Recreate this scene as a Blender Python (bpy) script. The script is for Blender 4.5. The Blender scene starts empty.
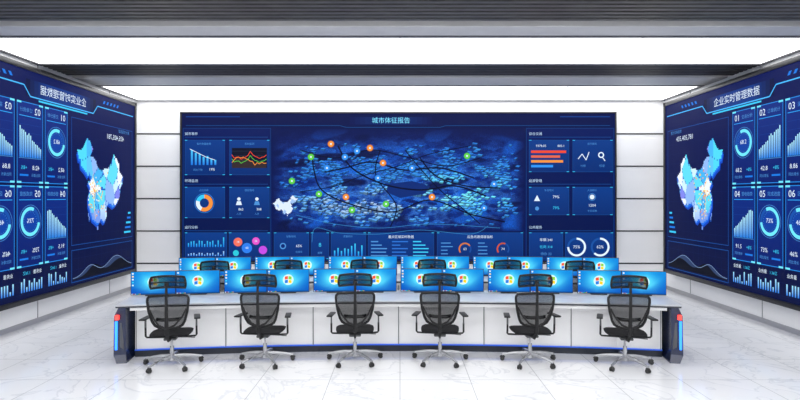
import bpy, bmesh, math, random
from mathutils import Vector, Matrix, noise
random.seed(7)
scene = bpy.context.scene
COL = scene.collection
F = 560.0; EYE = 2.1
try:
    scene.view_settings.view_transform = 'Standard'
    scene.view_settings.look = 'None'
except Exception: pass

# ------------------------------------------------------------------ helpers
def lin(c):
    return tuple((x/12.92 if x <= .04045 else ((x+.055)/1.055)**2.4) for x in c)
def hx(s):
    s = s.lstrip('#'); return lin([int(s[i:i+2], 16)/255 for i in (0, 2, 4)])

def mat(name, color, rough=.5, metal=0., emit=None, estr=0., spec=.5, coat=0.):
    m = bpy.data.materials.new(name); m.use_nodes = True
    b = m.node_tree.nodes['Principled BSDF']
    b.inputs['Base Color'].default_value = (*color, 1)
    b.inputs['Roughness'].default_value = rough
    b.inputs['Metallic'].default_value = metal
    b.inputs['Specular IOR Level'].default_value = spec
    b.inputs['Coat Weight'].default_value = coat
    if emit:
        b.inputs['Emission Color'].default_value = (*emit, 1)
        b.inputs['Emission Strength'].default_value = estr
    return m

def noisy(m, c1, c2, scale=8, detail=4):
    nt = m.node_tree; b = nt.nodes['Principled BSDF']
    tc = nt.nodes.new('ShaderNodeTexCoord'); n = nt.nodes.new('ShaderNodeTexNoise')
    n.inputs['Scale'].default_value = scale; n.inputs['Detail'].default_value = detail
    r = nt.nodes.new('ShaderNodeValToRGB')
    r.color_ramp.elements[0].position = .35; r.color_ramp.elements[1].position = .65
    r.color_ramp.elements[0].color = (*c1, 1); r.color_ramp.elements[1].color = (*c2, 1)
    nt.links.new(tc.outputs['Object'], n.inputs['Vector'])
    nt.links.new(n.outputs['Fac'], r.inputs['Fac'])
    nt.links.new(r.outputs['Color'], b.inputs['Base Color'])
    return m

M_wall = noisy(mat('white_wall_panel', (.8, .8, .8), .35), (.89, .89, .895), (.91, .91, .915), 2)
M_ceil = mat('ceiling_black_paint', (.015, .015, .017), .7)
M_slat_dark = noisy(mat('slat_charcoal', (.05, .05, .055), .5), (.035, .035, .04), (.05, .05, .055), 5)
M_slat_grey = noisy(mat('slat_grey', (.2, .19, .18), .45), (.075, .073, .072), (.10, .098, .095), 5)
M_beam = noisy(mat('ceiling_beam_pale', (.6, .6, .6), .5), (.56, .56, .57), (.60, .60, .61), 4)
M_lite = mat('ceiling_diffuser', (.9, .9, .9), .5, emit=(1, 1, 1), estr=3.3)
M_alu = mat('brushed_aluminium', (.5, .5, .52), .35, .9)
M_lframe = mat('light_frame_grey', (.16, .16, .18), .4)
M_seam = mat('diffuser_seam', (.6, .6, .62), .5, emit=(1, 1, 1), estr=.35)
M_groove = mat('dark_joint', (.02, .02, .025), .5)
M_sgroove = mat('soft_grey_joint', (.35, .35, .36), .5)
M_frame = mat('black_bezel', (.006, .006, .008), .35)
M_dwhite = noisy(mat('desk_white_lacquer', (.75, .75, .76), .3), (.92, .92, .925), (.94, .94, .945), 3)
M_dtop = noisy(mat('desk_top_grey', (.5, .51, .53), .3), (.46, .47, .49), (.52, .53, .55), 6)
M_ddark = mat('desk_charcoal', (.02, .024, .035), .3)
M_post = mat('desk_post_grey', (.22, .225, .24), .35)
M_navy = mat('end_navy_gloss', (.010, .018, .06), .25, coat=.3)
M_blue = mat('led_blue', (.01, .06, .5), .4, emit=(.03, .25, 1.0), estr=2.4)
M_glow = mat('led_blue_dim', (.01, .04, .3), .4, emit=(.02, .14, .8), estr=.7)
M_red = mat('led_red', (.6, .02, .02), .4, emit=(1, .07, .05), estr=1.7)
M_black = noisy(mat('chair_black_plastic', (.015, .015, .016), .5, spec=.3), (.007, .007, .008), (.012, .012, .013), 30)
M_fabric = noisy(mat('chair_black_fabric', (.015, .015, .016), .9, spec=.2), (.008, .008, .009), (.018, .018, .02), 120)
M_grey = mat('chair_grey_plastic', (.08, .083, .09), .4)
M_chrome = mat('chair_base_silver', (.50, .51, .53), .25, .6)
M_rubber = mat('caster_rubber', (.03, .03, .03), .6)

def woven(name, dens):
    m = bpy.data.materials.new(name); m.use_nodes = True
    nt = m.node_tree; b = nt.nodes['Principled BSDF']; out = nt.nodes['Material Output']
    b.inputs['Base Color'].default_value = (.008, .008, .009, 1); b.inputs['Roughness'].default_value = .8
    b.inputs['Specular IOR Level'].default_value = .1
    tr = nt.nodes.new('ShaderNodeBsdfTransparent'); mx = nt.nodes.new('ShaderNodeMixShader')
    tc = nt.nodes.new('ShaderNodeTexCoord')
    w = nt.nodes.new('ShaderNodeTexWave'); w.bands_direction = 'Z'; w.inputs['Scale'].default_value = 40
    w2 = nt.nodes.new('ShaderNodeMath'); w2.operation = 'MULTIPLY_ADD'
    w2.inputs[1].default_value = .2; w2.inputs[2].default_value = dens-.1
    nt.links.new(tc.outputs['Object'], w.inputs['Vector'])
    nt.links.new(w.outputs['Fac'], w2.inputs[0])
    nt.links.new(w2.outputs[0], mx.inputs[0])
    nt.links.new(tr.outputs[0], mx.inputs[1]); nt.links.new(b.outputs[0], mx.inputs[2])
    nt.links.new(mx.outputs[0], out.inputs['Surface'])
    return m
M_mesh = woven('chair_mesh', .46)
M_mesh2 = woven('headrest_mesh', .55)

def display_mat(name, s):
    m = bpy.data.materials.new(name); m.use_nodes = True
    nt = m.node_tree; b = nt.nodes['Principled BSDF']
    a = nt.nodes.new('ShaderNodeVertexColor'); a.layer_name = 'Col'
    b.inputs['Base Color'].default_value = (.003, .003, .004, 1); b.inputs['Roughness'].default_value = .5
    b.inputs['Specular IOR Level'].default_value = .05
    nt.links.new(a.outputs['Color'], b.inputs['Emission Color'])
    b.inputs['Emission Strength'].default_value = s
    try: m.cycles.emission_sampling = 'NONE'
    except Exception: pass
    return m
M_disp = display_mat('led_display', 1.1)
M_mon = display_mat('lcd_display', 1.15)

class MB:
    def __init__(s): s.bm = bmesh.new()
    def box(s, c, d, bev=0, rot=None, seg=2):
        r = bmesh.ops.create_cube(s.bm, size=1)
        M = Matrix.Translation(c) @ (rot.to_4x4() if rot else Matrix.Identity(4)) @ Matrix.Diagonal((*d, 1))
        bmesh.ops.transform(s.bm, matrix=M, verts=r['verts'])
        if bev:
            es = list({e for v in r['verts'] for e in v.link_edges})
            bmesh.ops.bevel(s.bm, geom=es, offset=bev, segments=seg, profile=.5, affect='EDGES')
        return s
    def cyl(s, p0, p1, r0, r1=None, seg=20):
        p0, p1 = Vector(p0), Vector(p1); r1 = r0 if r1 is None else r1
        d = p1-p0; q = Vector((0, 0, 1)).rotation_difference(d)
        M = Matrix.Translation((p0+p1)/2) @ q.to_matrix().to_4x4()
        bmesh.ops.create_cone(s.bm, cap_ends=True, segments=seg, radius1=r0, radius2=r1, depth=d.length, matrix=M)
        return s
    def tube(s, pts, r, seg=8, closed=False, flat=(1, 1)):
        pts = [Vector(p) for p in pts]; n = len(pts); rings = []
        rr = r if isinstance(r, (list, tuple)) else [r]*n
        for i, p in enumerate(pts):
            a = pts[(i-1) % n] if (closed or i > 0) else p
            b = pts[(i+1) % n] if (closed or i < n-1) else p
            t = (b-a).normalized()
            up = Vector((0, 1, 0)) if abs(t.y) < .8 else Vector((1, 0, 0))
            x = t.cross(up).normalized(); y = x.cross(t).normalized()
            rings.append([s.bm.verts.new(p + x*math.cos(2*math.pi*k/seg)*rr[i]*flat[0] + y*math.sin(2*math.pi*k/seg)*rr[i]*flat[1]) for k in range(seg)])
        for i in range(n if closed else n-1):
            A, B = rings[i], rings[(i+1) % n]
            for k in range(seg):
                s.bm.faces.new((A[k], A[(k+1) % seg], B[(k+1) % seg], B[k]))
        if not closed:
            s.bm.faces.new(rings[0][::-1]); s.bm.faces.new(rings[-1])
        return s
    def sheet(s, fn, nu, nv, th=.006):
        f = [[s.bm.verts.new(Vector(fn(i/nu, j/nv))) for i in range(nu+1)] for j in range(nv+1)]
        b = [[s.bm.verts.new(v.co+Vector((0, th, 0))) for v in row] for row in f]
        for j in range(nv):
            for i in range(nu):
                s.bm.faces.new((f[j][i], f[j][i+1], f[j+1][i+1], f[j+1][i]))
                s.bm.faces.new((b[j][i], b[j+1][i], b[j+1][i+1], b[j][i+1]))
        for j in range(nv):
            s.bm.faces.new((f[j][0], f[j+1][0], b[j+1][0], b[j][0])); s.bm.faces.new((f[j][nu], b[j][nu], b[j+1][nu], f[j+1][nu]))
        for i in range(nu):
            s.bm.faces.new((f[0][i], b[0][i], b[0][i+1], f[0][i+1])); s.bm.faces.new((f[nv][i], f[nv][i+1], b[nv][i+1], b[nv][i]))
        return s
    def arc(s, cy, R0, R1, a0, a1, z0, z1, n=24, bev=0):
        rings = []
        for i in range(n+1):
            a = a0+(a1-a0)*i/n; S, C = math.sin(a), math.cos(a)
            rings.append([s.bm.verts.new((R*S, cy+R*C, z)) for R, z in ((R0, z0), (R0, z1), (R1, z1), (R1, z0))])
        for i in range(n):
            A, B = rings[i], rings[i+1]
            for k in range(4): s.bm.faces.new((A[k], A[(k+1) % 4], B[(k+1) % 4], B[k]))
        s.bm.faces.new(rings[0][::-1]); s.bm.faces.new(rings[-1])
        return s
    def done(s, name, m, parent=None, smooth=True, loc=None):
        bmesh.ops.recalc_face_normals(s.bm, faces=s.bm.faces[:])
        me = bpy.data.meshes.new(name); s.bm.to_mesh(me); s.bm.free()
        me.materials.append(m)
        if smooth:
            for p in me.polygons: p.use_smooth = True
            me.set_sharp_from_angle(angle=math.radians(35))
        o = bpy.data.objects.new(name, me); COL.objects.link(o)
        if loc is not None:
            me.transform(Matrix.Translation(-Vector(loc)))
            o.location = loc
        if parent: o.parent = parent
        return o

def empty(name, loc, label, cat, group=None, rz=0):
    e = bpy.data.objects.new(name, None); e.empty_display_size = .1
    e.location = loc; e.rotation_euler = (0, 0, rz); COL.objects.link(e)
    e['label'] = label; e['category'] = cat
    if group: e['group'] = group
    return e
def rebase(part, root):
    part.data.transform(Matrix.Translation(-root.location)); part.parent = root
def copy_tree(o, parent=None):
    c = o.copy(); COL.objects.link(c)
    if parent: c.parent = parent
    for ch in list(o.children):
        if ch is not c: copy_tree(ch, c)
    return c

# ------------------------------------------------------------------ canvas for displays
_tc = {}
def glyphs(txt):
    if txt in _tc: return _tc[txt]
    cu = bpy.data.curves.new('t', 'FONT'); cu.body = txt; cu.size = 1; cu.resolution_u = 2
    cu.align_x = 'CENTER'; cu.align_y = 'CENTER'
    o = bpy.data.objects.new('t', cu); COL.objects.link(o)
    dg = bpy.context.evaluated_depsgraph_get()
    me = bpy.data.meshes.new_from_object(o.evaluated_get(dg))
    vs = [v.co.copy() for v in me.vertices]; fs = [tuple(p.vertices) for p in me.polygons]
    bpy.data.objects.remove(o); bpy.data.curves.remove(cu); bpy.data.meshes.remove(me)
    w = (min([v.x for v in vs], default=0), max([v.x for v in vs], default=0))
    _tc[txt] = (vs, fs, w); return _tc[txt]

class Canvas:
    def __init__(s, fn, sy=1): s.f = fn; s.v = []; s.fc = []; s.c = []; s.sy = sy
    def poly(s, pts, col, L, cols=None):
        b = len(s.v)
        for i, p in enumerate(pts):
            s.v.append(s.f(p[0], p[1], L)); s.c.append(cols[i] if cols else col)
        s.fc.append(tuple(range(b, b+len(pts))))
    def rect(s, x0, y0, x1, y1, col, L, col2=None):
        c2 = col2 or col
        s.poly([(x0, y0), (x1, y0), (x1, y1), (x0, y1)], col, L, [col, col, c2, c2])
    def frame(s, x0, y0, x1, y1, t, col, L):
        s.rect(x0, y0, x1, y0+t, col, L); s.rect(x0, y1-t, x1, y1, col, L)
        s.rect(x0, y0+t, x0+t, y1-t, col, L); s.rect(x1-t, y0+t, x1, y1-t, col, L)
    def ring(s, cx, cy, r0, r1, a0, a1, col, L, n=28):
        for i in range(n):
            p = a0+(a1-a0)*i/n; q = a0+(a1-a0)*(i+1)/n
            s.poly([(cx+r0*math.sin(p), cy+r0*math.cos(p)*s.sy), (cx+r1*math.sin(p), cy+r1*math.cos(p)*s.sy),
                    (cx+r1*math.sin(q), cy+r1*math.cos(q)*s.sy), (cx+r0*math.sin(q), cy+r0*math.cos(q)*s.sy)], col, L)
    def disc(s, cx, cy, r, col, L, n=16):
        s.poly([(cx+r*math.cos(2*math.pi*i/n), cy+r*math.sin(2*math.pi*i/n)) for i in range(n)], col, L)
    def line(s, pts, w, col, L):
        for a, b in zip(pts, pts[1:]):
            d = Vector((b[0]-a[0], b[1]-a[1]))
            if d.length < 1e-6: continue
            n = Vector((-d.y, d.x)).normalized()*w/2
            s.poly([(a[0]+n.x, a[1]+n.y), (b[0]+n.x, b[1]+n.y), (b[0]-n.x, b[1]-n.y), (a[0]-n.x, a[1]-n.y)], col, L)
    def text(s, t, x, y, h, col, L, align='C'):
        vs, fs, w = glyphs(t)
        off = 0 if align == 'C' else (-w[0] if align == 'L' else -w[1])
        b = len(s.v)
        for v in vs:
            s.v.append(s.f(x+(v.x+off)*h, y+v.y*h*s.sy, L)); s.c.append(col)
        for f in fs: s.fc.append(tuple(i+b for i in f))
    def done(s, name, m):
        me = bpy.data.meshes.new(name); me.from_pydata(s.v, [], s.fc)
        a = me.color_attributes.new('Col', 'FLOAT_COLOR', 'POINT')
        a.data.foreach_set('color', [x for c in s.c for x in (*c[:3], 1.)])
        me.materials.append(m)
        o = bpy.data.objects.new(name, me); COL.objects.link(o); return o

# ------------------------------------------------------------------ room shell
WX = 6.02; BY = 12.8; CZ = 4.45; LZ = 4.27; RY = -3.0
def struct(o): o['kind'] = 'structure'; return o
fm = mat('floor_white_tile', (.8, .8, .8), .09)
nt = fm.node_tree; b = nt.nodes['Principled BSDF']
tc = nt.nodes.new('ShaderNodeTexCoord'); br = nt.nodes.new('ShaderNodeTexBrick')
br.offset = 0; br.inputs['Scale'].default_value = 1
br.inputs['Brick Width'].default_value = .8; br.inputs['Row Height'].default_value = .8
br.inputs['Mortar Size'].default_value = .004; br.inputs['Mortar Smooth'].default_value = .1
br.inputs['Mortar'].default_value = (.42, .43, .45, 1)
no = nt.nodes.new('ShaderNodeTexNoise'); no.inputs['Scale'].default_value = 1.1; no.inputs['Detail'].default_value = 9
no.inputs['Distortion'].default_value = 2.0
rp = nt.nodes.new('ShaderNodeValToRGB')
rp.color_ramp.elements[0].position = .460; rp.color_ramp.elements[0].color = (.82, .82, .83, 1)
rp.color_ramp.elements[1].position = .498; rp.color_ramp.elements[1].color = (.80, .802, .815, 1)
e = rp.color_ramp.elements.new(.478); e.color = (.66, .67, .70, 1)
nt.links.new(tc.outputs['Object'], br.inputs['Vector']); nt.links.new(tc.outputs['Object'], no.inputs['Vector'])
nt.links.new(no.outputs['Fac'], rp.inputs['Fac'])
nt.links.new(rp.outputs['Color'], br.inputs['Color1']); nt.links.new(rp.outputs['Color'], br.inputs['Color2'])
nt.links.new(br.outputs['Color'], b.inputs['Base Color'])
struct(MB().box((0, (BY+RY)/2, -.05), (WX*2+.4, BY-RY+.4, .1)).done('floor', fm))
struct(MB().box((0, (BY+RY)/2, CZ+.05), (WX*2+.4, BY-RY+.4, .1)).done('ceiling', M_ceil))
struct(MB().box((0, BY+.1, CZ/2), (WX*2+.4, .2, CZ)).done('wall_back', M_wall))
struct(MB().box((0, RY-.1, CZ/2), (WX*2+.4, .2, CZ)).done('wall_rear', M_wall))
struct(MB().box((-WX-.1, (BY+RY)/2, CZ/2), (.2, BY-RY, CZ)).done('wall_left', M_wall))
struct(MB().box((WX+.1, (BY+RY)/2, CZ/2), (.2, BY-RY, CZ)).done('wall_right', M_wall))
tn = 1
for z in (3.52, 2.78, 2.04, 1.30, .56):
    struct(MB().box((0, BY-.004, z), (WX*2, .008, .030)).done('trim_%d' % tn, M_groove)); tn += 1
for sx in (-1, 1):
    for y in (11.6, 9.3, 7.0, 4.7, 2.4):
        struct(MB().box((sx*(WX-.004), y, CZ/2), (.008, .012, CZ-.02)).done('trim_%d' % tn, M_sgroove)); tn += 1
struct(MB().box((0, BY-.008, .05), (WX*2-.04, .016, .1)).done('baseboard_back', M_alu))
struct(MB().box((-WX+.008, (BY+RY)/2, .04), (.016, BY-RY-.02, .08)).done('baseboard_left', M_alu))
struct(MB().box((WX-.008, (BY+RY)/2, .04), (.016, BY-RY-.02, .08)).done('baseboard_right', M_alu))

bands = [(11.05, BY-.04), (7.64, 9.28), (4.23, 5.87), (.82, 2.46), (-2.6, -.95)]
def slats(y0, y1, m, pitch, w, h, z):
    global tn
    mb = MB(); y = y0+pitch/2
    while y < y1-w/2:
        mb.box((0, y, z+h/2), (WX*2-.02, w, h)); y += pitch
    struct(mb.done('trim_%d' % tn, m, smooth=False)); tn += 1
    struct(MB().box((0, (y0+y1)/2, (z+h+CZ)/2), (WX*2-.02, (y1-y0)-.01, CZ-z-h)).done('trim_%d' % tn, M_ceil, smooth=False)); tn += 1
for i, (y0, y1) in enumerate(bands):
    r = empty('ceiling_light', (0, (y0+y1)/2, CZ), 'long white luminous ceiling light band set between dark slats', 'ceiling light', 'luminous ceiling bands')
    c = (y0+y1)/2; d = y1-y0
    fr = MB()
    fr.box((0, y0+.03, (LZ+CZ)/2), (WX*2-.02, .06, CZ-LZ)); fr.box((0, y1-.03, (LZ+CZ)/2), (WX*2-.02, .06, CZ-LZ))
    fr.box((-WX+.05, c, (LZ+CZ)/2), (.08, d-.12, CZ-LZ)); fr.box((WX-.05, c, (LZ+CZ)/2), (.08, d-.12, CZ-LZ))
    rebase(fr.done('light_frame', M_lframe, smooth=False), r)
    rebase(MB().box((0, c, LZ+.02), (WX*2-.18, d-.12, .02)).done('diffuser', M_lite, smooth=False), r)
    for x in (-3.35, 0, 3.35):
        rebase(MB().box((x, c, LZ+.007), (.022, d-.12, .006)).done('diffuser_seam', M_seam, smooth=False), r)
def beam(y0, y1, z):
    global tn
    struct(MB().box((0, (y0+y1)/2, (z+CZ)/2), (WX*2-.02, y1-y0, CZ-z), .006).done('trim_%d' % tn, M_beam, smooth=False)); tn += 1
for (a0, a1), (b0, b1) in zip(bands[1:], bands):
    mid = a1+(b0-a1)*(.50 if abs(a1-9.28) < .01 else .68)
    slats(a1, mid, M_slat_dark if abs(a1-9.28) < .01 else M_slat_grey, .125, .065, .08, LZ+.01)
    slats(mid, mid+.10, M_slat_dark, .09, .02, .03, LZ+.10)
    beam(mid+.10, b0-.06, LZ)
    struct(MB().box((0, b0-.03, CZ-.02), (WX*2-.02, .05, .04)).done('trim_%d' % tn, M_ceil)); tn += 1

# ------------------------------------------------------------------ country outline
OUT = [(73.5,39.5),(76,40.5),(80,42),(80.3,45),(83,47),(85.5,47.2),(87.5,49),(91,45.2),(96,42.7),(100,42.6),(105,41.6),(110,42.7),(112,45),(116,46.5),(119.8,46.8),(116,49.5),(120,52.5),(123.5,53.5),(126,51),(130.5,48.5),(134.7,48.4),(133,45.1),(131,45),(130.5,42.7),(126,41.2),(121.5,39),(121,40.8),(118,39),(119,37.5),(122.3,37.2),(119.2,35),(121.8,31.5),(121.5,28.5),(119,25.5),(116.5,23),(113,22),(110,21),(108,21.5),(105.5,23),(102,21.5),(99.5,22),(97.8,24.5),(98.5,27.5),(95,29),(89,27.5),(85,28.3),(81,30.2),(78.5,32.5),(78,35.5),(74.5,37.3)]
ISL = [[(108.7,19.3),(109.6,20),(111,19.9),(110.3,18.5),(109,18.3)], [(120.2,23.2),(121.3,25.2),(121.9,24.9),(120.9,22)]]
def inside(x, y, P):
    r = False; j = len(P)-1
    for i in range(len(P)):
        a, b = P[i], P[j]
        if (a[1] > y) != (b[1] > y) and x < (b[0]-a[0])*(y-a[1])/(b[1]-a[1])+a[0]: r = not r
        j = i
    return r
SEEDS = [(random.uniform(75, 133), random.uniform(20, 52), random.random()) for _ in range(34)]

# ------------------------------------------------------------------ main video wall
S = 12.7/F
cv = Canvas(lambda x, y, L: ((x-400)*S, 12.7-.001-L*.0012, EYE+(196-y)*S), -1)
C_pan = hx('#06256b'); C_bd = hx('#134a92')
W = hx('#dcecfb'); CY = hx('#39c6f5'); LB = hx('#4a8ed4'); BL = hx('#1676e0'); OR = hx('#f2913d'); RD = hx('#f0492f'); GN = hx('#5fd14b'); MG = hx('#e052c8')
for i in range(20):
    x0 = 182+433*i/20; x1 = 182+433*(i+1)/20
    cv.rect(x0, 113.5, x1, 261, hx('#021047'), 0, hx('#041a60'))
def h2(a, b, k=0):
    v = math.sin(a*127.1+b*311.7+k*74.7)*43758.5453; return v-math.floor(v)
X0, X1, Y0, Y1 = 272, 525, 129, 231
def mixc(a, b, t): return tuple(a[i]+(b[i]-a[i])*t for i in range(3))
def clusters(x, y):
    return noise.noise(Vector((x/21+y/30, y/9-x/70, 3.7)))
for yy in range(Y0, Y1):
    for xx in range(X0, X1):
        x, y = xx+.5, yy+.5
        n1 = noise.fractal(Vector((x/30, y/14, 1.3)), 1, 2, 5)
        e3 = math.exp(-(((x-398)/122)**4+((y-182)/43)**4))
        env = max(0, min(1, e3*(.85+.7*n1)))
        gx = (x-400)*.8+(y-180)*1.5; gy = (y-180)*1.15-(x-400)*.30
        wob = noise.noise(Vector((x/25, y/12, 7)))
        sc = 2.2 if wob > .1 else 1.6
        u = gx/(5*sc); v = gy/(2.4*sc)
        q = h2(math.floor(u), math.floor(v), sc); q2 = h2(xx*.37, yy*.71, 5)
        base = mixc((.012, .07, .31), (.05, .25, .64), env)
        if q > .40: base = mixc(base, (.12, .42, .84), (q-.40)/.6*env*.8)
        else: base = mixc(base, (.012, .07, .30), (.40-q)*2*env)
        # pale terrain: soft ridges in the distance and around the city
        rg = abs(noise.fractal(Vector((x/26+5, y/11, 8)), 1, 2, 4))
        base = mixc(base, (.34, .58, .88), max(0, .30-rg)*2.0*e3*(.35+.65*max(0, min(1, (y-150)/50))))
        n2 = noise.noise(Vector((x/38+9, y/13+.01*x, 4)))
        if n2 > .28: base = mixc(base, (.08, .36, .78), .75*min(1, (n2-.28)*8))
        if n2 < -.28: base = mixc(base, (.01, .05, .22), min(.75, (-.28-n2)*6))
        base = tuple(c*(1+(q2-.5)*.22) for c in base)
        fade = max(0, min(1, (x-X0)/12, (X1-x)/12, (y-Y0)/22+.1, (Y1-y)/6+.3))
        c = mixc((.012, .075, .30), base, fade)
        cv.rect(xx, yy, xx+1, yy+1, lin(tuple(max(0, k) for k in c)), 1)
blds = []
for gj in range(-28, 29):
    for gi in range(-60, 61):
        gxx = gi*3.9+random.uniform(-.8, .8); gyy = gj*2.5+random.uniform(-.5, .5)
        x = 400+(gxx-gyy*.9); y = 184+gyy*.72+gxx*.16
        if not (277 < x < 517 and 143 < y < 226): continue
        e3 = math.exp(-(((x-398)/110)**4+((y-184)/36)**4))
        dn = clusters(x, y)
        e2 = math.exp(-(((x-362)/64)**2+((y-205)/16)**2)); e1 = math.exp(-(((x-462)/46)**2+((y-194)/20)**2))
        if dn < -.02-.35*e2-.15*e1: continue
        if random.random() > e3*(.45+dn*2.6)+e2*.35+e1*.35: continue
        blds.append((y, x, e1, e2, dn))
blds.sort()
inc = 4.0/max(1, len(blds))
for k, (y, x, e1, e2, dn) in enumerate(blds):
    L = 1.5+k*inc; t = random.random()
    h = random.uniform(.5, 1.8)+3.0*e2*random.random()**2; w = random.uniform(1.6, 4.6); dp = random.uniform(.6, 1.2)
    a = (w, w*.17); b_ = (-1.5*dp, 1.15*dp)
    top = (.12+.16*t, .44+.27*t, .88+.1*t)
    top = mixc(top, (.45, .92, 1.0), min(1, e1*(.2+1.2*t))); top = mixc(top, (.70, .80, .95), min(.95, e2*(.3+.9*t)))
    if e1+e2 < .25: top = mixc(top, (.10, .36, .76), .4)
    side = tuple(c*.40 for c in top); side2 = tuple(c*.62 for c in top)
    P0 = (x, y-h); P1 = (x+a[0], y+a[1]-h); P2 = (x+a[0]+b_[0], y+a[1]+b_[1]-h); P3 = (x+b_[0], y+b_[1]-h)
    cv.poly([P0, P1, P2, P3], lin(top), L)
    cv.poly([P3, P2, (P2[0], P2[1]+h), (P3[0], P3[1]+h)], lin(side2), L)
    cv.poly([P2, P1, (P1[0], P1[1]+h), (P2[0], P2[1]+h)], lin(side), L)
def curve(pts, w, col, L, n=10):
    P = []
    for i in range(len(pts)-1):
        p0 = pts[max(0, i-1)]; p1 = pts[i]; p2 = pts[i+1]; p3 = pts[min(len(pts)-1, i+2)]
        for k in range(n):
            t = k/n
            P.append(tuple(.5*((2*p1[j])+(-p0[j]+p2[j])*t+(2*p0[j]-5*p1[j]+4*p2[j]-p3[j])*t*t+(-p0[j]+3*p1[j]-3*p2[j]+p3[j])*t**3) for j in (0, 1)))
    P.append(pts[-1]); cv.line(P, w, col, L)
BK = hx('#020a2a')
for pts, w in (([(312,152),(314,170),(322,190),(350,204),(392,212),(430,200),(470,214),(505,222)], 1.6), ([(300,150),(335,158),(372,150),(410,158),(446,166),(480,158)], 1.2),
               ([(338,146),(352,168),(383,184),(420,190),(455,186),(486,196)], 1.8), ([(380,150),(376,176),(396,205),(390,228)], 1.3),
               ([(325,172),(345,168),(372,162),(404,170),(440,168),(474,178)], 1.7), ([(300,192),(335,186),(362,176),(398,166),(430,154),(470,146)], 1.0),
               ([(405,150),(418,166),(440,190),(462,208),(480,224)], 1.2), ([(420,158),(436,176),(466,186),(500,188)], 1.5)):
    curve(pts, w*.85, BK, 6.2)
cv.poly([(388,184),(412,181),(430,186),(424,194),(400,198),(386,192)], hx('#0a2a72'), 5.9)
curve([(296,215),(335,224),(380,228),(430,224),(500,228)], .35, hx('#3a90d0'), 6.4)
curve([(312,242),(316,228),(340,233),(380,234),(420,230),(470,234),(488,226)], .35, hx('#3a90d0'), 6.4)
def country(c, fx, L, shade, n=44):
    for i in range(n):
        for j in range(int(n*.75)):
            x = 73+62*(i+.5)/n; y = 18+36*(j+.5)/(n*.75)
            if inside(x, y, OUT) or inside(x, y, ISL[0]) or inside(x, y, ISL[1]):
                best = sorted(((x-q[0])**2+((y-q[1])*1.25)**2, q[2]) for q in SEEDS)
                d = math.sqrt(best[1][0])-math.sqrt(best[0][0])
                col = shade(best[0][1], d, x, y)
                dx = 31/n; dy = 18/(n*.75)
                c.poly([fx(x-dx, y-dy), fx(x+dx, y-dy), fx(x+dx, y+dy), fx(x-dx, y+dy)], col, L)
country(cv, lambda a, b: (273+(a-73)*.40, 216-(b-18)*.58), 6.5, lambda s, d, x, y: hx('#dbe9fb') if s > .25 else hx('#9cc0ee'), 30)
def pin(x, y, col):
    cv.disc(x, y, 3.4, tuple(.5*k for k in col), 7); cv.disc(x, y, 2.9, col, 7.6); cv.disc(x, y, 1.0, W, 8.2)
for x, y in ((311,157),(467,156),(292,181),(386,204),(319,194),(352,210)): pin(x, y, GN)
for x, y in ((331,144),(370,148),(346,197),(432,197),(383,163)): pin(x, y, OR)
for x, y in ((378,178),(345,157),(357,151),(412,168),(494,184),(484,208),(327,168)): pin(x, y, hx('#2f8ff0'))
for k in range(6):
    cv.rect(350+k*5, 117, 432-k*5, 124.5, mixc(hx('#031350'), hx('#07296c'), k/6), 1+k*.3)
cv.text('城市体征报告', 391, 120.8, 6.4, hx('#7fe0ff'), 5)
cv.line([(186,125.6),(340,125.6),(346,127.4),(440,127.4),(446,125.6),(610,125.6)], .4, hx('#12529a'), 4)
cv.rect(186, 116.4, 240, 117.2, hx('#0c3f93'), 4); cv.rect(560, 116.4, 610, 117.2, hx('#0c3f93'), 4)
cv.rect(183, 128, 271, 260, hx('#04195a'), 2, hx('#031243')); cv.rect(526, 128, 614, 260, hx('#04195a'), 2, hx('#031243'))
cv.rect(272, 231, 525, 260, hx('#04164f'), 2, hx('#031243'))
cv.frame(183, 128, 271, 260, .5, hx('#0f3c7c'), 3); cv.frame(526, 128, 614, 260, .5, hx('#0f3c7c'), 3)
def panel(x0, y0, x1, y1):
    cv.rect(x0, y0, x1, y1, hx('#0a3a86'), 3, hx('#062c70')); cv.frame(x0, y0, x1, y1, .4, C_bd, 4)
    for (a, b) in ((x0, y0), (x1-2.4, y0), (x0, y1-.6), (x1-2.4, y1-.6)): cv.rect(a, b, a+2.4, b+.6, CY, 5)
heads = ['城市事件', '环境监测', '运行分析', '综合交通', '能源管理', '公共服务']
for k, y in enumerate((134, 181, 227.5)):
    cv.text(heads[k], 185, y, 3.3, hx('#bcd8f5'), 5, 'L'); cv.rect(185, y+3, 268, y+3.4, hx('#174f9c'), 4)
    cv.text(heads[k+3], 529, y, 3.3, hx('#bcd8f5'), 5, 'L'); cv.rect(529, y+3, 611, y+3.4, hx('#174f9c'), 4)
for x0 in (185, 229.5):
    panel(x0, 140, x0+40, 175); panel(x0, 187, x0+40, 218)
for x0 in (529, 572.5):
    panel(x0, 140, x0+40, 172); panel(x0, 187, x0+40, 215)
for i, hgt in enumerate((15, 12, 11, 8, 9, 6, 5)):
    x = 191+i*3.9; cv.rect(x, 165-hgt, x+2.0, 165, hx('#49c3f7'), 5, hx('#1b73e2'))
cv.line([(190,149),(198,153),(206,157),(215,160)], .6, W, 6); cv.text('事件数量趋势', 204, 144, 2.4, LB, 5)
cv.text('19%', 212, 169.5, 3.6, W, 5); cv.text('同比下降', 198, 170, 2.3, LB, 5)
cv.rect(232, 148, 267, 168, hx('#0b1026'), 5)
for k in range(4): cv.rect(232, 151+k*4.6, 267, 151.3+k*4.6, hx('#2c3850'), 6)
p = [(232+i*2.3, 163-4*h2(i, 2)-3*math.sin(i/2.4)) for i in range(16)]
cv.poly(p+[(266.5, 168), (232, 168)], hx('#33282c'), 6.5); cv.line(p, .6, OR, 7)
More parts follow.
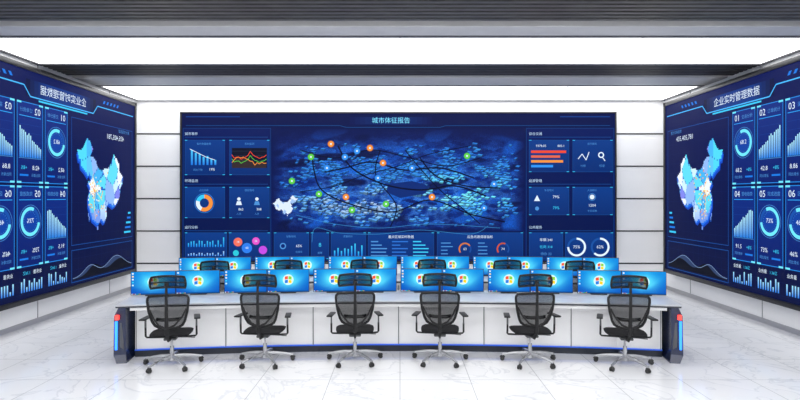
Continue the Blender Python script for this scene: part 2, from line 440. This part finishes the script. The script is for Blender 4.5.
p = [(232+i*2.3, 158-5*h2(i, 5)+2*math.sin(i/1.7)) for i in range(16)]; cv.line(p, .6, RD, 7)
cv.line([(x, y+4) for x, y in p], .5, GN, 7); cv.text('实时监测', 249.5, 144, 2.4, LB, 5)
cv.ring(204.5, 203, 4.6, 8.5, 0, 3.6, OR, 5); cv.ring(204.5, 203, 4.6, 8.5, 3.6, 5.0, W, 5); cv.ring(204.5, 203, 4.6, 8.5, 5.0, 6.28, CY, 5)
cv.ring(204.5, 203, 9.4, 9.9, 0, 6.28, hx('#2f86e0'), 5); cv.text('占比分析', 204, 190.4, 2.4, LB, 5)
for i, x in enumerate((239, 257)):
    cv.disc(x, 199, 1.7, W, 5); cv.poly([(x-3, 205), (x+3, 205), (x+1.8, 201.2), (x-1.8, 201.2)], (W, LB)[i], 5)
    cv.text(('862', '308')[i], x+2, 209.4, 3.4, W, 5); cv.text('人员', x, 214, 2.3, LB, 5)
cv.text('值班情况', 249.5, 190.4, 2.4, LB, 5)
panel(185, 232.5, 227, 259); panel(229, 232.5, 270, 259)
for i in range(14):
    x = 188+i*2.7; hgt = 2+8*h2(i, 9); cv.rect(x, 247-hgt, x+1.2, 247, CY, 5, BL)
    cv.rect(x, 256-hgt*.5, x+1.2, 256, hx('#9fd2f8'), 5, BL)
cv.disc(238, 242, 4.4, hx('#f0705c'), 5); cv.disc(256, 241, 3.8, MG, 5); cv.disc(247, 248, 5.2, hx('#2c7be8'), 5.5); cv.disc(263, 250, 4.2, hx('#c04be0'), 5); cv.disc(236, 253, 3, hx('#2cc5d8'), 5)
cv.text('18', 238, 242, 3, W, 6); cv.text('26', 256, 241, 3, W, 6); cv.text('40', 247, 248, 3.2, W, 6)
xs = [(274, 309), (311, 329), (331, 366), (368, 434), (437, 523)]
for a, b in xs: panel(a, 232.5, b, 259)
cv.text('设备在线', 291, 236.5, 2.4, LB, 5)
cv.disc(283, 246, 3.2, LB, 5); cv.disc(283, 246, 2, C_pan, 6); cv.text('65%', 299, 246, 3.6, W, 5); cv.text('在线率', 299, 252, 2.3, LB, 5)
cv.text('8', 320, 245, 5.6, CY, 5); cv.text('报警', 320, 253, 2.4, LB, 5)
for i in range(9):
    x = 334+i*3.4; hgt = 4+9*h2(i, 4); cv.rect(x, 256-hgt, x+1.4, 256, CY, 5, BL)
cv.text('流量统计', 348, 236.5, 2.4, LB, 5)
cv.text('重点区域实时数据', 401, 237, 3.2, W, 5)
for r in range(5):
    for c in range(3):
        cv.rect(371+c*21, 241+r*3.5, 371+c*21+18*(.4+.6*h2(r, c)), 242.2+r*3.5, (LB, hx('#2a6fd0'), CY)[c], 5)
cv.text('应急资源调度指标', 480, 237, 3.2, W, 5)
for i, x in ((0, 465), (1, 503)):
    cv.ring(x, 249, 5, 6.4, -2.2, 2.2, hx('#164a9a'), 5); cv.ring(x, 249, 5, 6.4, -2.2, (1.0, .4)[i], (hx('#d4782f'), hx('#c9542c'))[i], 6)
    cv.text(('63', '74')[i], x, 249, 3.4, W, 5)
for x in (441, 478):
    for k in range(4): cv.rect(x, 242.5+k*3.6, x+12*(.5+.5*h2(k, x)), 243.5+k*3.6, LB, 5)
cv.text('9378.05', 541, 146, 3.2, W, 5); cv.text('803.1', 561, 146, 3.2, W, 5)
for k, (c, w) in enumerate(((RD, 35), (hx('#e0644a'), 29), (OR, 32), (hx('#2f8ff0'), 22))):
    cv.rect(531, 150.5+k*4.8, 531+w, 153+k*4.8, c, 5)
cv.line([(578,159),(582,154),(586,160),(589,152)], .8, W, 5); cv.ring(601, 155, 1.8, 3, 0, 6.28, W, 5)
cv.line([(602.5,157.5),(605,161)], .9, W, 5)
cv.text('分析', 583, 166, 2.8, LB, 5); cv.text('检索', 602, 166, 2.8, LB, 5); cv.text('运行指标', 592, 144, 2.4, LB, 5)
cv.poly([(534,201),(537,195),(540,201)], W, 5); cv.text('79%', 556, 197, 4, W, 5); cv.disc(537, 208.5, 2, LB, 5); cv.text('79%', 556, 208, 4, CY, 5)
cv.disc(592, 197, 2.4, W, 5); cv.ring(592, 197, 3.1, 3.7, 0, 6.28, LB, 5); cv.text('1204', 592, 205.5, 3.8, W, 5); cv.text('今日总数', 592, 211, 2.4, LB, 5)
cv.text('车流统计', 549, 190.4, 2.4, LB, 5); cv.text('人流统计', 592, 190.4, 2.4, LB, 5)
panel(529, 232.5, 563, 259); panel(565, 232.5, 613, 259)
cv.text('车辆 240', 546, 240, 3.4, W, 5); cv.text('在岗 318', 546, 247, 3.4, CY, 5); cv.text('待办 22', 546, 254, 3.4, LB, 5)
for x, pc, a in ((576.5, '75%', 4.7), (600, '62%', 3.9)):
    cv.ring(x, 247, 7.4, 9.4, 0, 6.28, hx('#174f9f'), 5); cv.ring(x, 247, 7.4, 9.4, 0, a, hx('#dff1ff'), 6); cv.text(pc, x, 247, 4.2, W, 6)
disp = cv.done('display', M_disp)
vw = empty('video_wall', (0, BY, EYE+(196-262)*S), 'huge seamless LED video wall showing a blue city data dashboard', 'video wall')
rebase(disp, vw)
xL, xR, zT, zB = (180-400)*S, (616.5-400)*S, EYE+(196-112)*S, EYE+(196-262.5)*S
fr = MB(); cx = (xL+xR)/2; cz = (zT+zB)/2
fr.box((cx, (12.702+BY-.012)/2, cz), (xR-xL-.02, BY-.012-12.702, zT-zB-.02))
for x in (xL+.015, xR-.015): fr.box((x, 12.735, cz), (.03, .10, zT-zB), .004)
for z in (zT-.015, zB+.015): fr.box((cx, 12.735, z), (xR-xL, .10, .03), .004)
rebase(fr.done('bezel', M_frame), vw)

# ------------------------------------------------------------------ side video walls
SX = 5.8
def build_side(sgn):
    c = Canvas(lambda s, t, L: (sgn*(SX-.001-L*.0012), 12.3-s, t), 1)
    T, B, WID = 4.09, .48, 6.6
    c.rect(0.03, B, WID-.03, T, hx('#020c3a'), 0, hx('#041354'))
    for i in range(34):
        x = .05+i*.195; c.rect(x, B, x+.004, T, hx('#081e58'), 1)
    for i in range(18):
        z = B+.1+i*.2; c.rect(.03, z, WID-.03, z+.004, hx('#081e58'), 1)
    mid = 2.62
    for k in range(6):
        c.rect(mid-1.0+.1*k, 3.66, mid+1.0-.1*k, 3.93, mixc(hx('#041040'), hx('#0a3a8c'), k/6), 1+k*.3)
    c.text('企业实时管理数据', mid, 3.80, .165, W, 5)
    c.line([(.15, 3.82), (mid-1.05, 3.82), (mid-.9, 3.66), (mid+.9, 3.66), (mid+1.05, 3.82), (WID-.15, 3.82)], .020, hx('#49b8ff'), 4)
    c.line([(mid-.7, 3.62), (mid+.7, 3.62)], .028, CY, 4)
    for k in range(5):
        x = mid-1.3-k*.13; c.poly([(x, 3.90), (x+.06, 3.90), (x+.02, 3.96), (x-.04, 3.96)], BL, 4)
        x = mid+1.3+k*.13; c.poly([(x, 3.90), (x+.06, 3.90), (x+.10, 3.96), (x+.04, 3.96)], BL, 4)
    c.frame(.18, 1.22, 2.42, 3.50, .010, hx('#1452a6'), 2)
    c.text('435,405,781', .90, 3.28, .14, W, 5); c.text('累计交易总额', .55, 3.43, .075, LB, 5)
    def fx(a, b): return (.56+(a-73)*.0272, 1.42+(b-18)*.0495)
    pal = [hx('#cdeeff'), hx('#5fc4f5'), hx('#eef7ff'), hx('#46b4f2'), hx('#8fb8f5'), hx('#7f86ec'), hx('#5fdcf5')]
    def shade(s, d, x, y):
        if d < .22: return hx('#1d5fc8')
        k = pal[int(s*6.99)]
        if x > 124 and y > 40: k = hx('#4fd8f5')
        return mixc(k, hx('#3a5fe0'), max(0, min(.45, (29-y)/14)) if x > 100 else 0)
    P = [fx(*p) for p in OUT]
    c.poly([(x+.04, y-.07) for x, y in P], hx('#1247c4'), 2); c.poly([(x+.02, y-.035) for x, y in P], hx('#1c6fe6'), 3)
    country(c, fx, 4, shade, 72)
    for _ in range(60):
        lo, la = random.gauss(112, 7), random.gauss(31, 6)
        if inside(lo, la, OUT):
            x, y = fx(lo, la); c.disc(x, y, .018, random.choice([hx('#f7d34a'), OR, OR, hx('#f7e08a'), W]), 6, 8)
    for lo, la in ((113, 23), (121, 31), (116, 40), (104, 30), (114, 30)):
        a, bq = fx(112, 34); x, y = fx(lo, la)
        c.line([(a, bq), ((a+x)/2+.06, (bq+y)/2+.04), (x, y)], .012, hx('#f7d34a'), 5)
    for k in range(5): c.rect(.26, 1.32+k*.1, .26+.28*(1-k*.15), 1.36+k*.1, (CY, BL)[k % 2], 4)
    def cell(x, y, num, kind, ttl, val):
        c.rect(x-.31, y-.66, x+.31, y+.60, hx('#051d68'), 2, hx('#082a80')); c.frame(x-.31, y-.66, x+.31, y+.60, .013, hx('#2286e0'), 3)
        for a, b2 in ((x-.31, y+.57), (x+.21, y+.57), (x-.31, y-.66), (x+.21, y-.66)): c.rect(a, b2, a+.10, b2+.03, hx('#6fe0ff'), 4)
        c.text(num, x-.17, y+.47, .15, W, 5); c.text(ttl, x+.10, y+.47, .075, LB, 5)
        c.rect(x-.26, y+.375, x+.26, y+.387, hx('#2c9ef0'), 4)
        if kind == 'r':
            c.disc(x, y+.04, .17, hx('#0a3fa0'), 3.5, 24)
            c.ring(x, y+.04, .175, .230, 0, 6.28, hx('#1550a8'), 4); c.ring(x, y+.04, .175, .230, -.4, 4.6, hx('#6fe4ff'), 5)
            c.ring(x, y+.04, .255, .263, 0, 6.28, LB, 4); c.text(val, x, y+.05, .10, W, 5)
            for k in range(24):
                a = k*math.pi/12; c.line([(x+.145*math.cos(a), y+.04+.145*math.sin(a)), (x+.16*math.cos(a), y+.04+.16*math.sin(a))], .008, LB, 4)
        else:
            for i in range(13):
                xx = x-.26+i*.0405; hh = .12+.42*(i+1)/13*(.75+.25*h2(i, y, x)); c.rect(xx, y-.26, xx+.024, y-.26+hh, hx('#1e8cf5'), 4, hx('#b5f0ff'))
            c.rect(x-.27, y-.275, x+.27, y-.267, LB, 4)
            for k in range(4): c.rect(x-.27, y-.14+k*.13, x+.27, y-.137+k*.13, hx('#15489a'), 3.5)
        c.text(val, x-.13, y-.42, .10, W, 5); c.text('同比增长', x-.13, y-.54, .055, LB, 5)
        c.text('+8%', x+.15, y-.42, .08, CY, 5); c.rect(x+.05, y-.55, x+.25, y-.52, BL, 5)
    for i, (n1, k1, n2, k2) in enumerate((('01', 'r', '04', 'b'), ('02', 'b', '05', 'r'), ('03', 'b', '06', 'r'), ('07', 'r', '10', 'b'), ('08', 'b', '11', 'r'))):
        x = 2.85+i*.67
        cell(x, 2.96, n1, k1, ('交易分析', '订单统计', '渠道占比', '客户增长', '库存监控')[i], ('68.2', '42.8', '8.86', '55.1', '36.4')[i])
        cell(x, 1.66, n2, k2, ('营收趋势', '完成进度', '区域排名', '成本分析', '利润走势')[i], ('91.5', '73%', '46%', '28.3', '19%')[i])
    c.frame(.18, .56, 2.42, 1.14, .012, hx('#15509e'), 2)
    n = 30
    def wave(i, A, B2): return .63+A*math.exp(-((i-9)/6)**2)+B2*math.exp(-((i-22)/4)**2)
    top = [(.22+i*2.16/n, wave(i, .26, .18)) for i in range(n+1)]; t2 = [(.22+i*2.16/n, wave(i+2, .20, .19)-.01) for i in range(n+1)]
    c.poly(top+[(2.38, .60), (.22, .60)], hx('#2c3f66'), 3); c.poly(t2+[(2.38, .60), (.22, .60)], hx('#03071a'), 3.6)
    c.line(top, .010, hx('#7f9ac4'), 4)
    for j in range(5):
        x = 2.56+j*.67
        for i in range(9):
            hh = .04+.17*h2(i, j, 8); c.rect(x+i*.06, .61, x+i*.06+.03, .61+hh, hx('#2a7fe8'), 4, hx('#a5e4ff'))
        c.text('业务量', x+.12, .90, .07, W, 5); c.text('1.36亿', x+.38, .90, .065, CY, 5)
    for k in range(8):
        x = 6.2; z = 3.3-k*.3
        c.rect(x, z, x+.28, z+.05, LB, 4); c.rect(x, z-.1, x+.28*h2(k, 3), z-.05, CY, 4)
    d = c.done('display', M_disp)
    root = empty('side_video_wall', (sgn*WX, 12.3-WID/2, .43), 'large black-framed LED video wall with blue charts and country map', 'video wall', 'side video walls')
    rebase(d, root)
    fr = MB(); yc = 12.3-WID/2; zc = (4.14+.43)/2
    fr.box((sgn*(SX+.002+WX-.01)/2, yc, zc), (WX-.01-SX-.002, WID-.02, 3.71-.02))
    for y in (12.3-.035, 12.3-WID+.035): fr.box((sgn*(SX+.055), y, zc), (.15, .07, 3.71), .004)
    for z in (4.14-.04, .43+.04): fr.box((sgn*(SX+.055), yc, z), (.15, WID, .08), .004)
    rebase(fr.done('bezel', M_frame), root)
build_side(1); random.seed(7); build_side(-1)

# ------------------------------------------------------------------ desks
CYC = 7.35-21.5; OX = -.02
def desk(R, ah, label):
    root = empty('control_desk', (OX, CYC+R+.4, 0), label, 'desk')
    def fin(mb, name, m, lab=None, smooth=False):
        o = mb.done(name, m, None, smooth)
        o.data.transform(Matrix.Translation(-Vector((0, CYC+R+.4, 0)))); o.parent = root
        if lab: o['label'] = lab
        return o
    ai = ah-.17/R; q = .20
    fin(MB().arc(CYC, R, R+.85, -ah, ah, .705, .72, 48), 'tabletop', M_dtop)
    fin(MB().arc(CYC, R+.002, R+.848, -ah+.0002, ah-.0002, .685, .705, 48), 'edge_band', M_ddark, 'dark edge band under the tabletop')
    fin(MB().arc(CYC, R+.02, R+.83, -ai, ai, .645, .685, 48), 'apron', M_dwhite)
    n = 6; w = 2*ai/n
    for i in range(n):
        a0 = -ai+i*w; g = .006/R
        fin(MB().arc(CYC, R+q+.025, R+q+.05, a0+g, a0+w-g, .10, .645, 8), 'front_panel', M_dwhite)
        for k in range(2):
            b0 = a0+g+.004/R+k*(w/2-g); b1 = b0+w/2-g-.005/R
            fin(MB().arc(CYC, R+q+.015, R+q+.025, b0, b1, .115, .640, 5), 'door', M_dwhite)
        fin(MB().arc(CYC, R+.80, R+.82, a0+g, a0+w-g, .10, .645, 6), 'rear_panel', M_dwhite)
    for i in range(n+1):
        a = -ai+i*w
        a = max(-ai+.022/R, min(ai-.022/R, a))
        fin(MB().arc(CYC, R+q+.014, R+.825, a-.0045/R, a+.0045/R, .09, .645, 1), 'post', M_post, 'grey vertical divider post')
    fin(MB().arc(CYC, R+q+.03, R+.80, -ai, ai, 0, .085, 40), 'plinth', M_ddark)
    fin(MB().arc(CYC, R+q+.010, R+q+.045, -ai, ai, .085, .098, 40), 'light_strip', M_glow, 'thin dim blue light strip')
    for sg in (-1, 1):
        a = sg*(ah-.085/R); px, py = R*math.sin(a), CYC+R*math.cos(a)
        rot = Matrix.Rotation(-a, 4, 'Z'); R3 = rot.to_3x3()
        out = [(-.07, 0), (.050, 0), (.100, .09), (.100, .58), (.045, .685), (-.045, .685), (-.045, .10)]
        bm = bmesh.new()
        def yf(z): return -.05+.09*min(1, z/.18) if z < .18 else .04-.05*max(0, (z-.5)/.18)
        L0 = [bm.verts.new(rot @ Vector((sg*x, yf(z), z))) for x, z in out]; L1 = [bm.verts.new(rot @ Vector((sg*x, .84, z))) for x, z in out]
        bm.faces.new(L0); bm.faces.new(L1[::-1]); k = len(out)
        for i in range(k): bm.faces.new((L0[i], L0[(i+1) % k], L1[(i+1) % k], L1[i]))
        bmesh.ops.recalc_face_normals(bm, faces=bm.faces[:])
        bmesh.ops.triangulate(bm, faces=[f for f in bm.faces if len(f.verts) > 4])
        bmesh.ops.transform(bm, matrix=Matrix.Translation((px, py, 0)), verts=bm.verts[:])
        mb = MB(); mb.bm.free(); mb.bm = bm
        fin(mb, 'end_leg', M_navy, 'glossy navy end leg')
        def at(dx, dy, z): return Vector((px, py, 0))+R3 @ Vector((dx, dy, z))
        fin(MB().box(at(sg*.056, .0, .570), (.044, .06, .060), .004, R3), 'indicator_light', M_red, 'red indicator light')
        fin(MB().box(at(sg*.070, .018, .34), (.028, .06, .36), .004, R3), 'indicator_light', M_blue, 'blue vertical indicator light')
        fin(MB().box(at(sg*.005, .022, .33), (.05, .04, .34), .004, R3), 'trim_plate', M_grey, 'dark grey trim plate on the end leg')
    return root
desk(21.5, .1668, 'long curved white console desk with navy ends and blue underglow')
desk(23.28, .1560, 'long curved white console desk behind another console row')

# ------------------------------------------------------------------ monitors
def make_monitor():
    r = empty('monitor', (0, 0, 0), 'slim black widescreen monitor showing a bright blue desktop', 'monitor')
    w, h, z0 = .592, .328, .014
    MB().box((0, .012, z0+h/2), (w, .020, h), .003).done('casing', M_frame, r)
    st = MB(); st.box((0, .075, .005), (.22, .15, .01), .003); st.box((0, .05, .11), (.05, .03, .20), .006)
    st.done('stand', M_frame, r)
    c = Canvas(lambda x, y, L: (x, .002-.0015-L*.0008, z0+h/2+y), 1)
    hw, hh = w/2-.007, h/2-.007; N = 18; K = 12
    def colr(x, y):
        d = math.hypot(x/.20, (y-.01)/.13)
        t = math.exp(-d*d*1.1); a = math.atan2(y+.12, x); t += .14*max(0, math.cos(a*9))*math.exp(-d*.6)
        A = Vector((.0, .27+.24*(y/h+.5), .70+.16*(y/h+.5))); Bc = Vector((.40, .93, 1.0))
        v = A.lerp(Bc, min(1, t)); return lin(tuple(v))
    for i in range(N):
        for j in range(K):
            x0, x1 = -hw+2*hw*i/N, -hw+2*hw*(i+1)/N; y0, y1 = -hh+2*hh*j/K, -hh+2*hh*(j+1)/K
            c.poly([(x0, y0), (x1, y0), (x1, y1), (x0, y1)], None, 0, [colr(x0, y0), colr(x1, y0), colr(x1, y1), colr(x0, y1)])
    def flag(x, y, s):
        for dx, dy, cc in ((-1, 1, '#f2552c'), (1, 1, '#8bd03a'), (-1, -1, '#2b7de0'), (1, -1, '#ffd21f')):
            a, b2 = x+dx*s*.54, y+dy*s*.54; q = s*.46
            c.poly([(a-q, b2-q+.08*s*dx), (a+q, b2-q-.1*s*dx), (a+q, b2+q-.1*s*dx), (a-q, b2+q+.08*s*dx)], hx(cc), 2)
    c.disc(0, .015, .075, hx('#d5f7ff'), 1, 24)
    flag(0, .015, .048)
    c.rect(-hw, -hh, hw, -hh+.016, hx('#0b4f8f'), 1.5); c.disc(-hw+.012, -hh+.008, .007, W, 2, 10)
    for k in range(5): c.rect(-hw+.03+k*.02, -hh+.004, -hw+.042+k*.02, -hh+.012, (OR, W, CY, GN, hx('#ffd21f'))[k], 2)
    for k in range(5): c.rect(-hw+.012, hh-.035-k*.04, -hw+.034, hh-.015-k*.04, (W, hx('#ffe08a'), W, CY, hx('#bfe9ff'))[k], 2)
    s = c.done('screen', M_mon); s.parent = r
    return r
mon0 = make_monitor()
def place_mon(R, ang, grp, first=[True]):
    x, y = R*math.sin(ang)+OX, CYC+R*math.cos(ang)
    m = mon0 if first[0] else copy_tree(mon0)
    first[0] = False
    m.location = (x, y, .72); m.rotation_euler = (0, 0, -ang); m['group'] = grp
    m['label'] = 'slim black widescreen monitor with bright blue desktop, paired on desk'
for i in range(6):
    for s in (-1, 1):
        a = (i-2.5)*.0561; place_mon(22.15, a+s*.2965/22.15, 'front console monitors')
for i in range(6):
    for s in (-1, 1):
        a = (i-2.5)*.0523; place_mon(23.83, a+s*.2965/23.83, 'second row console monitors')

# ------------------------------------------------------------------ chair
def make_chair():
    r = empty('office_chair', (0, 0, 0), 'black mesh ergonomic office chair with headrest and silver five-star base', 'chair')
    mb = MB(); mb.cyl((0, 0, .07), (0, 0, .14), .042, .032, 24)
    tips = []
    for k in range(5):
        a = math.radians(18+72*k); d = Vector((math.cos(a), math.sin(a), 0)); tips.append(d)
        pts = [d*.02+Vector((0, 0, .118)), d*.14+Vector((0, 0, .112)), d*.26+Vector((0, 0, .094)), d*.355+Vector((0, 0, .072))]
        mb.tube(pts, [.026, .022, .018, .014], 10, flat=(1, .8))
    mb.done('base', M_chrome, r)
    for d in tips:
        c = d*.345; t = Vector((-d.y, d.x, 0)).normalized()
        mb = MB()
        for s in (-1, 1): mb.cyl(c+t*s*.008+Vector((0, 0, .027)), c+t*s*.024+Vector((0, 0, .027)), .027, .025, 18)
        mb.cyl(c+Vector((0, 0, .03)), c+Vector((0, 0, .07)), .008, .008, 10)
        mb.tube([c+d*.028+Vector((0, 0, .042)), c+d*.012+Vector((0, 0, .058)), c-d*.012+Vector((0, 0, .058)), c-d*.028+Vector((0, 0, .042))], .011, 8)
        mb.done('caster', M_rubber, r)
    MB().cyl((0, 0, .13), (0, 0, .24), .024, .024, 20).done('gas_lift', M_chrome, r)
    o = MB().cyl((0, 0, .24), (0, 0, .33), .014, .014, 16).done('piston', M_chrome, r); o['label'] = 'chrome piston'
    mb = MB(); mb.box((0, -.02, .355), (.15, .22, .035), .012); mb.tube([(.06, 0, .350), (.18, .02, .34), (.235, .02, .335)], .006, 8)
    mb.box((.245, .02, .335), (.05, .02, .010), .004); mb.done('tilt_mechanism', M_grey, r)
    mb = MB()
    def seat(u, v, top):
        x = (u-.5)*2; y = (v-.5)*2; w = .240
        ex = x*w*(1-.10*y*y*abs(x)); ey = .235*y*(1-.10*x*x)
        edge = max(abs(x), abs(y))**6
        z = (.442-.012*(1-x*x)*(1-y*y)-.020*edge-.02*max(0, y)**3) if top else (.390+.016*edge)
        return (ex, ey+.01, z)
    n = 14; g = {}
    for top in (0, 1):
        for i in range(n+1):
            for j in range(n+1): g[top, i, j] = mb.bm.verts.new(seat(i/n, j/n, top))
        for i in range(n):
            for j in range(n): mb.bm.faces.new([g[top, a, b] for a, b in ((i, j), (i+1, j), (i+1, j+1), (i, j+1))])
    for i in range(n):
        for (p, q) in (((i, 0), (i+1, 0)), ((i, n), (i+1, n)), ((0, i), (0, i+1)), ((n, i), (n, i+1))):
            mb.bm.faces.new((g[0, *p], g[0, *q], g[1, *q], g[1, *p]))
    mb.done('seat', M_fabric, r)
    def hw(v):
        P = [(0, .125), (.06, .160), (.2, .188), (.5, .218), (.85, .236), (.95, .232), (1, .214)]
        for (a, x), (b, y) in zip(P, P[1:]):
            if v <= b: t = (v-a)/(b-a); return x+(y-x)*t
        return P[-1][1]
    def back(u, v):
        x = (u-.5)*2; return (x*hw(v), -.215-.02*math.sin(v*math.pi)-.055*v+.05*x*x, .500+.415*v-.016*x*x*(1 if v > .5 else -1)*abs(v-.5)*2)
    br = empty('backrest', (0, 0, 0), '', ''); del br['label']; del br['category']; br.parent = r
    MB().sheet(back, 14, 14, .004).done('mesh_panel', M_mesh, br)
    loop = [back(0, k/16) for k in range(16)]+[back(k/12, 1) for k in range(12)]+[back(1, 1-k/16) for k in range(16)]+[back(1-k/12, 0) for k in range(12)]
    mb = MB().tube([Vector(p)+Vector((0, -.002, 0)) for p in loop], .0155, 8, True, (1, .8)); mb.done('back_frame', M_black, br)
    mb = MB(); mb.sheet(lambda u, v: ((u-.5)*.28, -.245-.02*math.sin(v*3)+.06*(2*u-1)**2, .595+.04*v), 10, 4, .018)
    mb.done('lumbar_support', M_black, br)
    mb = MB(); mb.tube([(0, -.08, .355), (0, -.20, .368), (0, -.275, .44), (0, -.305, .56), (0, -.315, .72), (0, -.32, .88), (0, -.315, 1.04)], [.024, .026, .024, .020, .016, .014, .012], 10, flat=(1.2, .7))
    for s in (-1, 1): mb.tube([(0, -.300, .52), (s*.09, -.285, .56), (s*.16, -.245, .64), (s*.208, -.222, .74)], [.014, .012, .011, .010], 8)
    mb.done('spine', M_black, br)
    def head(u, v):
        x = (u-.5)*2; w = .208-.012*(2*v-1)**2-.010*v
        return (x*w, -.275-.02*v+.045*x*x+.012*(2*v-1)**2, 1.012+.135*v-.020*x*x)
    hr = empty('headrest', (0, 0, 0), '', ''); del hr['label']; del hr['category']; hr.parent = r
    MB().sheet(head, 12, 8, .004).done('headrest_panel', M_mesh2, hr)
    loop = [head(0, k/6) for k in range(6)]+[head(k/12, 1) for k in range(12)]+[head(1, 1-k/6) for k in range(6)]+[head(1-k/12, 0) for k in range(12)]
    mb = MB().tube(loop, .0125, 8, True, (1.1, .8))
    mb.tube([Vector(head(k/10, .48))+Vector((0, -.006, 0)) for k in range(11)], .007, 8)
    mb.box((0, -.300, 1.04), (.05, .03, .06), .008); mb.done('headrest_frame', M_black, hr)
    for s in (-1, 1):
        ar = empty('armrest', (0, 0, 0), '', ''); del ar['label']; del ar['category']; ar.parent = r
        mb = MB(); mb.tube([(s*.07, -.03, .362), (s*.20, -.03, .364), (s*.285, -.03, .368), (s*.297, -.035, .385), (s*.297, -.045, .50)], [.011, .011, .011, .012, .012], 10, flat=(1, 1.4))
        mb.done('arm_bracket', M_black, ar)
        MB().box((s*.297, -.045, .54), (.018, .04, .10), .006).done('arm_post', M_grey, ar)
        MB().box((s*.300, -.02, .602), (.074, .24, .020), .008, Matrix.Rotation(s*math.radians(10), 3, 'Z'), 3).done('arm_pad', M_black, ar)
    return r
ch0 = make_chair(); first = True
front = [(172, 6.94, 6), (265, 7.07, -5), (355, 7.13, 4), (440, 7.13, -4), (530, 7.07, 5), (625, 6.94, -6)]
rear = [(218, 8.46, 3), (292, 8.58, -4), (364, 8.66, 5), (432, 8.66, -3), (504, 8.58, 4), (577, 8.46, -4)]
for grp, L in (('front row of office chairs', front), ('second row of office chairs', rear)):
    for px, Y, rz in L:
        c = ch0 if first else copy_tree(ch0)
        first = False
        a = (px-400)/F
        c.location = (a*Y, Y, 0); c.rotation_euler = (0, 0, math.radians(rz)-a*.2)
        c['group'] = grp
        c['label'] = 'black mesh office chair with headrest, ' + ('silver base, at near console' if 'front' in grp else 'between the two console rows')

# ------------------------------------------------------------------ world & camera
w = bpy.data.worlds.new('world'); scene.world = w; w.use_nodes = True
w.node_tree.nodes['Background'].inputs[0].default_value = (.9, .95, 1, 1)
w.node_tree.nodes['Background'].inputs[1].default_value = .3
cam = bpy.data.cameras.new('camera'); cam.sensor_width = 36; cam.lens = F/800*36; cam.shift_y = -4/800
co = bpy.data.objects.new('camera', cam); COL.objects.link(co)
co.location = (0, 0, EYE); co.rotation_euler = (math.radians(90), 0, 0); scene.camera = co
